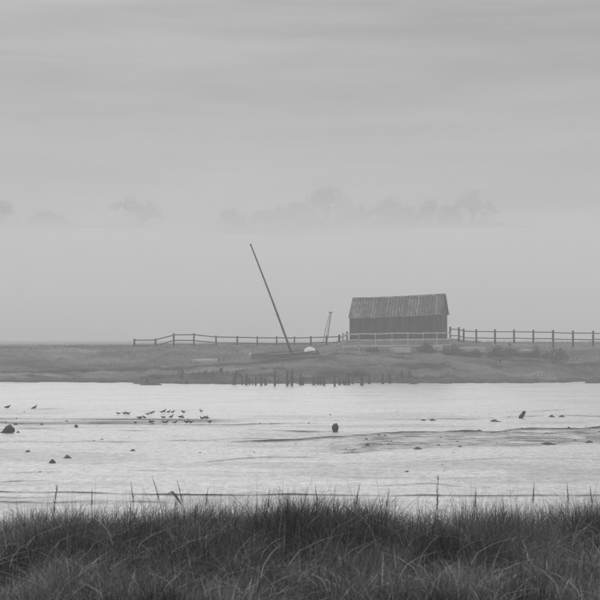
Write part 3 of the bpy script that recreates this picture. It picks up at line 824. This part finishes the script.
def tree(px, topy, D, wpx, label, dens=1.0):
    x = wx(px, D); s = F / D
    zb = float(hill_z(np.array(x), np.array(D))) - 3.5
    zt = zpx(topy, D); h = zt - zb; w = wpx / s
    root = empty('hill_tree', (x, D, zb)); tag(root, label, 'tree', 'misty trees on the far hill')
    tb = MB(); tips = []
    def grow(p, d, l, r, lev):
        pts = [p]; q = p.copy(); dd = d.copy()
        for i in range(4):
            dd = (dd + Vector((random.gauss(0, .13), random.gauss(0, .13), random.gauss(.02, .08)))).normalized()
            q = q + dd * l / 4; pts.append(q.copy())
        tb.tube(pts, [r * (1 - .14 * i) for i in range(5)], 6 if lev < 2 else 4, False)
        if lev >= 4: tips.append(pts[-1]); tips.append(pts[2]); return
        for i in range(3 if lev else 5):
            a = random.uniform(0, 6.28); sp = random.uniform(.5, .95)
            ax = Vector((math.cos(a) * w / h * 1.3, math.sin(a) * w / h * 1.3, .25))
            nd_ = (dd * (1 - sp * .6) + ax * sp).normalized()
            grow(pts[random.choice((3, 4)) if i else 4], nd_, l * random.uniform(.55, .8), r * .52, lev + 1)
    grow(Vector((0, 0, 0)), Vector((0, 0, 1)), h * .2, h * .03, 0)
    mx = max(t.z for t in tips); k = (h - .5) / mx
    mw = sorted(abs(t.x) for t in tips)[int(len(tips) * .93)]; kw = w / 2 / mw
    dome = lambda a, c: c * (1 - .5 * min(1.2, abs(a) / (w / 2)) ** 2)
    tb.v = [(a * kw, b * kw, dome(a * kw, c * k)) for a, b, c in tb.v]
    tb.build('trunk', M['bark'], root)
    P = np.array([(t.x * kw, t.y * kw, dome(t.x * kw, t.z * k)) for t in tips])
    lob = []                                        # rounded lobes of twigs filling the crown
    for i in range(26):
        e = rng.normal(size=3); e /= np.linalg.norm(e); e *= rng.random() ** .4
        cc = np.array([e[0] * w * .42, e[1] * w * .42, h * .5 + e[2] * h * .46])
        lob.append(cc + rng.normal(size=(int(110 * dens), 3)) * np.array([w * .06, w * .06, h * .07]))
    P = np.concatenate([P + rng.normal(size=P.shape) * np.array([1.0, 1.0, .7]) for i in range(int(3 + 2 * dens))] + lob)
    V, tn = leaf_cloud(P, .38)
    link(bpy.data.objects.new('crown', np_mesh('crown', V, np.arange(len(V)), np.full(len(P), 4), M['tleaf'])), root)
TREES = [(4, 200, 640, 34, 'faint tree at the left picture edge on the misty hill', 1.2), (45, 212, 640, 56, 'faint low wide thicket on the hill above the left marsh', 1.4),
         (135, 192, 668, 56, 'faintest broad tree on the hill left of the mast', .8), (230, 206, 645, 34, 'small faint tree on the hill just left of the masthead', 1.1),
         (292, 200, 640, 42, 'faint tree adjoining the left side of the largest hill tree', 1.3), (328, 183, 634, 62, 'largest misty tree on the hill above the hoisting frame', 1.1),
         (386, 199, 640, 50, 'misty rounded tree on the hill right above the shed', 1.6), (428, 198, 645, 28, 'small faint tree on the hill above the right end of the shed', .9),
         (262, 209, 650, 36, 'low dim thicket on the hill left of the largest tree group', 1.0), (358, 205, 648, 36, 'low dim thicket between the largest hill tree and the rounded one', 1.2),
         (408, 205, 650, 30, 'low dim thicket between the rounded hill tree and the small one', 1.0), (450, 204, 655, 32, 'low dim thicket left of the rightmost hill tree', .9),
         (473, 187, 655, 46, 'rightmost faint tall tree on the misty hill', .6)]
for a in TREES: tree(*a)

# ------------------------------------------------------------------ grass
def blades(x, y, z, h, lean, az, w, tone, segs=(0, .42, .76, 1.0)):
    n = len(x)
    d = np.stack([np.cos(az), np.sin(az), np.zeros(n)], 1)
    fz = rng.uniform(0, 2 * np.pi, n)
    sd_ = np.stack([np.cos(fz), np.sin(fz) * .5, np.zeros(n)], 1)
    base = np.stack([x, y, z], 1)
    up = np.array([0, 0, 1.0])
    out_ = []; tn = []
    for k, s in enumerate(segs):
        p = base + d * (h * lean * s ** 1.8)[:, None] + up * (h * (s - .28 * np.minimum(lean, 1.6) * s * s))[:, None]
        ww = (w * (1 - s) ** .6)[:, None]
        if k < len(segs) - 1: out_ += [p - sd_ * ww / 2, p + sd_ * ww / 2]; tn += [tone, tone]
        else: out_.append(p); tn.append(tone)
    m = len(out_)
    V = np.stack(out_, 1).reshape(-1, 3); T = np.stack(tn, 1).ravel()
    base_i = (np.arange(n) * m)[:, None]
    q = []
    for k in range(len(segs) - 2): q.append(base_i + np.array([[2 * k, 2 * k + 1, 2 * k + 3, 2 * k + 2]]))
    k = len(segs) - 2
    tri = base_i + np.array([[2 * k, 2 * k + 1, 2 * k + 2]])
    row = np.concatenate(q + [tri], 1)
    tot = np.tile(np.array([4] * len(q) + [3]), n)
    return V, row.ravel(), tot, T

# near bank grass
N = 270000
gy = 6.6 + (15.2 - 6.6) * rng.random(N) ** .85
gx = rng.uniform(-1, 1, N) * (gy * .26 + .7)
cl = fbm(gx * 1.7, gy * 1.3, 4) + .5 * fbm(gx * 5 + 3, gy * 4, 2)
keep = rng.random(N) < np.clip(.6 + 4.2 * fbm(gx * 2.4 + 9, gy * 1.9, 3), .04, 1)
gx, gy, cl = gx[keep], gy[keep], cl[keep]
n = len(gx)
gh = np.clip(.37 + .7 * cl + .12 * rng.normal(size=n), .08, 1.0)
gh *= 1 - .18 * sstep(-1.2, -3.4, gx)
gh *= np.interp(gy, [6.6, 11, 12.8], [.55, .72, 1.0])
lean = np.abs(rng.normal(.55, .45, n))
flat_ = rng.random(n) < .2
lean[flat_] = rng.uniform(1.1, 2.2, flat_.sum())
az = rng.normal(.3, 1.3, n) + np.where(rng.random(n) < .35, np.pi, 0)
tone = np.clip(.62 + 1.3 * rng.random(n) ** 2.2 + 3.8 * fbm(gx * 3.2 + 31, gy * 2.4, 4) + 2.4 * fbm(gx * .6 + 20, gy * .9, 3), .1, 3.2)
dead = rng.random(n) < .10
tone[dead] *= rng.uniform(1.6, 3.0, dead.sum())
V, lp, tot, T = blades(gx, gy, near_z(gx, gy) - .02, gh, lean, az, rng.uniform(.0035, .011, n) * np.where(flat_, 1.3, 1), tone)
o = link(bpy.data.objects.new('bank_grass', np_mesh('bank_grass', V, lp, tot, M['grass'], {'tone': T})))
tag(o, 'dense tall rough grass covering the near bank along the bottom', 'grass', kind='stuff')

# dead stalks fallen across the near grass
N = 900
gy = rng.uniform(8.8, 13.8, N); gx = rng.uniform(-1, 1, N) * (gy * .25 + .6)
V, lp, tot, T = blades(gx, gy, near_z(gx, gy) + rng.uniform(.05, .3, N), rng.uniform(.15, .42, N) * np.clip(gy / 11, .6, 1.2), rng.uniform(.5, 2.4, N), np.where(rng.random(N) < .5, 0, np.pi) + rng.normal(0, .6, N), rng.uniform(.004, .011, N), rng.uniform(1.4, 3.6, N), (0, .3, .6, .85, 1.0))
o = link(bpy.data.objects.new('dead_grass', np_mesh('dead_grass', V, lp, tot, M['grass'], {'tone': T})))
tag(o, 'pale dead stalks fallen across the near bank grass', 'grass', kind='stuff')

# thin flowering tops rising out of the near grass
N = 2600
gy = rng.uniform(9.5, 14.6, N); gx = rng.uniform(-1, 1, N) * (gy * .25 + .5)
gh = np.clip(rng.normal(.52, .14, N), .3, .95) * (1 - .15 * sstep(-1.2, -3.4, gx))
lean = np.abs(rng.normal(.22, .18, N)); az = rng.normal(.3, 1.3, N) + np.where(rng.random(N) < .4, np.pi, 0)
V, lp, tot, T = blades(gx, gy, near_z(gx, gy), gh, lean, az, np.full(N, .0055), rng.uniform(.5, 1.2, N), (0, .3, .6, .85, 1.0))
o = link(bpy.data.objects.new('flowering_grass', np_mesh('flowering_grass', V, lp, tot, M['grass'], {'tone': T})))
tag(o, 'thin flowering grass tops rising out of the near bank grass', 'grass', kind='stuff')

# far bank tufts
N = 130000
gy = 107.5 + 34 * rng.random(N) ** 1.25
gx = rng.uniform(-1, 1, N) * (gy * .27 + 3)
t_ = gy - shore(gx)
keep = (t_ > .9) & (rng.random(N) < np.clip(.55 + 2.2 * fbm(gx * .35, gy * .7, 4), .08, 1))
lip = np.interp(PX0 + F * gx / gy, [0, 260, 345, 420], [3.0, 6.0, 7.5, 5.0])
keep &= ~((np.abs(t_ - lip - .1 - .5 * fbm(gx * .4, gy * 0, 2)) < .45) & (gx < 4))
gx, gy, t_ = gx[keep], gy[keep], t_[keep]; n = len(gx)
gh = np.clip(.22 + .5 * fbm(gx * .5 + 2, gy * .5, 3) + .08 * rng.normal(size=n), .06, .6)
tone = np.clip(.95 + 1.6 * fbm(gx * .22, gy * .7, 4) + .3 * rng.normal(size=n), .25, 2.2)
V, lp, tot, T = blades(gx, gy, bank_z(gx, gy) - .02, gh, np.abs(rng.normal(.6, .4, n)), rng.uniform(0, 6.28, n), rng.uniform(.01, .03, n), tone, (0, .5, 1.0))
o = link(bpy.data.objects.new('far_bank_grass', np_mesh('far_bank_grass', V, lp, tot, M['fgrass'], {'tone': T})))
tag(o, 'short tussocky grass covering the far bank around the shed', 'grass', kind='stuff')

# dark weed and rotten wattle along the waterline
N = 9000
px_ = rng.uniform(120, 470, N); gx = (px_ - PX0) / F * 109
gy = shore(gx) + rng.normal(.5, 1.0, N)
gz = np.maximum(bank_z(gx, gy), 0)
keep = (fbm(gx * .9, gy * .9, 4) > .02 - .12 * sstep(215, 240, px_) * sstep(420, 400, px_)) & (gy - shore(gx) > -1.6)
gx, gy, gz = gx[keep], gy[keep], gz[keep]; n = len(gx)
V, lp, tot, T = blades(gx, gy, gz - .03, np.clip(rng.normal(.3, .13, n), .08, .75), np.abs(rng.normal(.5, .4, n)), rng.uniform(0, 6.28, n), rng.uniform(.02, .05, n), rng.uniform(.6, 1.3, n), (0, .5, 1.0))
o = link(bpy.data.objects.new('shore_weed', np_mesh('shore_weed', V, lp, tot, M['fgrass'], {'tone': T})))
tag(o, 'dark ragged weed growing between the timber stumps', 'weed', kind='stuff')

# the stems that stand out singly against the pale mud
STEMS = [(57, 484, 12.6, .1, 'u', 'small tufted stem above the grass near the left edge'), (92, 487, 12.8, .0, 's', 'short upright seed stem at left, right of the small tufted stem'),
         (131, 480, 12.4, -.1, 's', 'slim upright seed stem just left of the tallest stem'), (152, 474, 12.0, -.25, 's', 'tallest seed stem leaning left above the left part of the grass'),
         (177, 478, 12.2, -.2, 's', 'bare pointed stem just right of the drooping leaf'), (168, 491, 11.6, .25, 'd', 'broad drooping leaf beside the tallest stem'),
         (270, 488, 12.6, .1, 's', 'slim seed stem left of the middle of the grass edge'), (208, 486, 12.6, .1, 's', 'short pale stem between the drooping leaf and the middle'),
         (315, 483, 12.6, -.1, 's', 'slim bent stem at the middle of the grass edge'), (360, 482, 12.4, .15, 's', 'stem leaning right of the middle of the grass edge'),
         (389, 486, 12.6, .1, 's', 'short seed stem left of the bushy dark stem'), (438, 477, 12.2, .02, 'u', 'bushy dark stem with side tufts right of the middle'),
         (476, 488, 12.6, .05, 's', 'short seed stem between the bushy dark stem and the right end'), (534, 480, 12.6, .03, 's', 'upright seed stem standing highest at right'),
         (567, 481, 12.6, -.05, 's', 'thin seed stem left of the right edge'), (590, 484, 12.6, -.1, 's', 'thin seed stem closest to the right edge')]
for px, pt, D, ln, kind, lab in STEMS:
    x = wx(px, D); zt = zpx(pt, D); zb = float(near_z(np.array(x), np.array(D)))
    h = zt - zb; x0 = -ln * h * .8
    root = empty('reed_stem', (x + x0, D, zb)); tag(root, lab, 'reed stem', 'single stems above the near grass')
    pts = [Vector((-x0 * s ** 1.6, 0, h * s - .02)) for s in np.linspace(0, 1, 8)]
    MB().tube(pts, [.003 - .0017 * s for s in np.linspace(0, 1, 8)], 5).build('stem', M['stalk'], root)
    b = MB()
    if kind == 's':
        for k in range(26):
            s = .74 + .26 * k / 25; i = min(int(s * 7), 6); p = pts[i].lerp(pts[i + 1], s * 7 - i)
            a = random.uniform(0, 6.28); l = .036 * (1.15 - (s - .74) / .26)
            b.tube([p, p + Vector((math.cos(a) * l * .35, math.sin(a) * l * .35, l * .9))], [.0024, .001], 4)
        b.build('seed_head', M['stalk'], root)
    elif kind == 'u':
        for k in range(46):
            s = random.uniform(.55, 1) ** .8; i = min(int(s * 7), 6); p = pts[i].lerp(pts[i + 1], s * 7 - i)
            a = random.uniform(0, 6.28); l = random.uniform(.012, .04)
            b.tube([p, p + Vector((math.cos(a) * l * .5, math.sin(a) * l * .5, l * 1.3))], [.0018, .001], 4)
        b.build('side_tufts', M['stalk'], root)
    else:
        e = pts[-1]
        q = [e, e + Vector((.035, 0, .012)), e + Vector((.065, 0, -.02)), e + Vector((.10, 0, -.07)), e + Vector((.125, 0, -.11))]
        wd = [.006, .012, .013, .009, .002]
        vs_ = [v for p, w in zip(q, wd) for v in (p + Vector((w * .5, w, w * .6)), p - Vector((w * .5, w, w * .6)))]
        b.add(vs_, [(2 * k, 2 * k + 2, 2 * k + 3, 2 * k + 1) for k in range(4)], True).build('drooping_leaf', M['stalk'], root)

# ------------------------------------------------------------------ haze and the mist bank before the hill
def vol(name, dens, colr=.995):
    m = bpy.data.materials.new(name); m.use_nodes = True
    t = m.node_tree; t.nodes.clear()
    o = nd(t, 'ShaderNodeOutputMaterial'); v = nd(t, 'ShaderNodeVolumePrincipled')
    v.inputs['Color'].default_value = (colr, colr, colr, 1); v.inputs['Density'].default_value = dens
    v.inputs['Anisotropy'].default_value = 0.1
    t.links.new(v.outputs[0], o.inputs['Volume'])
    return m
hz_ = MB().box((0, 700, 40), (3000, 2000, 84)).build('haze', vol('haze_air', HAZE_DENSITY))
tag(hz_, 'pale fog filling the air over the whole estuary', 'haze', kind='stuff')

nx, ny = 90, 30
X, Y = np.meshgrid(np.linspace(-620, 620, nx), np.linspace(170, 560, ny))
Zt = 60.5 + 18 * fbm(X * .012, Y * .012, 3) - .2 * (560 - Y) - 12 * sstep(500, 620, np.abs(X))
Zt = np.maximum(Zt, 3.3 + (Y - 170) * .03)
b = MB()
vt = [(float(a), float(c), float(d)) for a, c, d in zip(X.ravel(), Y.ravel(), Zt.ravel())]
vb = [(a, c, -.42) for a, c, d in vt]
k = nx * ny
fs = [(j * nx + i, j * nx + i + 1, (j + 1) * nx + i + 1, (j + 1) * nx + i) for j in range(ny - 1) for i in range(nx - 1)]
fsb = [tuple(k + q for q in reversed(f)) for f in fs]
side = []
for i in range(nx - 1):
    side.append((i + 1, i, k + i, k + i + 1)); a = (ny - 1) * nx; side.append((a + i, a + i + 1, k + a + i + 1, k + a + i))
for j in range(ny - 1):
    a, c = j * nx, (j + 1) * nx; side.append((a, c, k + c, k + a)); a += nx - 1; c += nx - 1; side.append((c, a, k + a, k + c))
b.add(vt + vb, fs + fsb + side)
mo = b.build('mist_bank', vol('mist_air', .014))
tag(mo, 'low bank of thicker mist lying before the far hill', 'mist', kind='stuff')
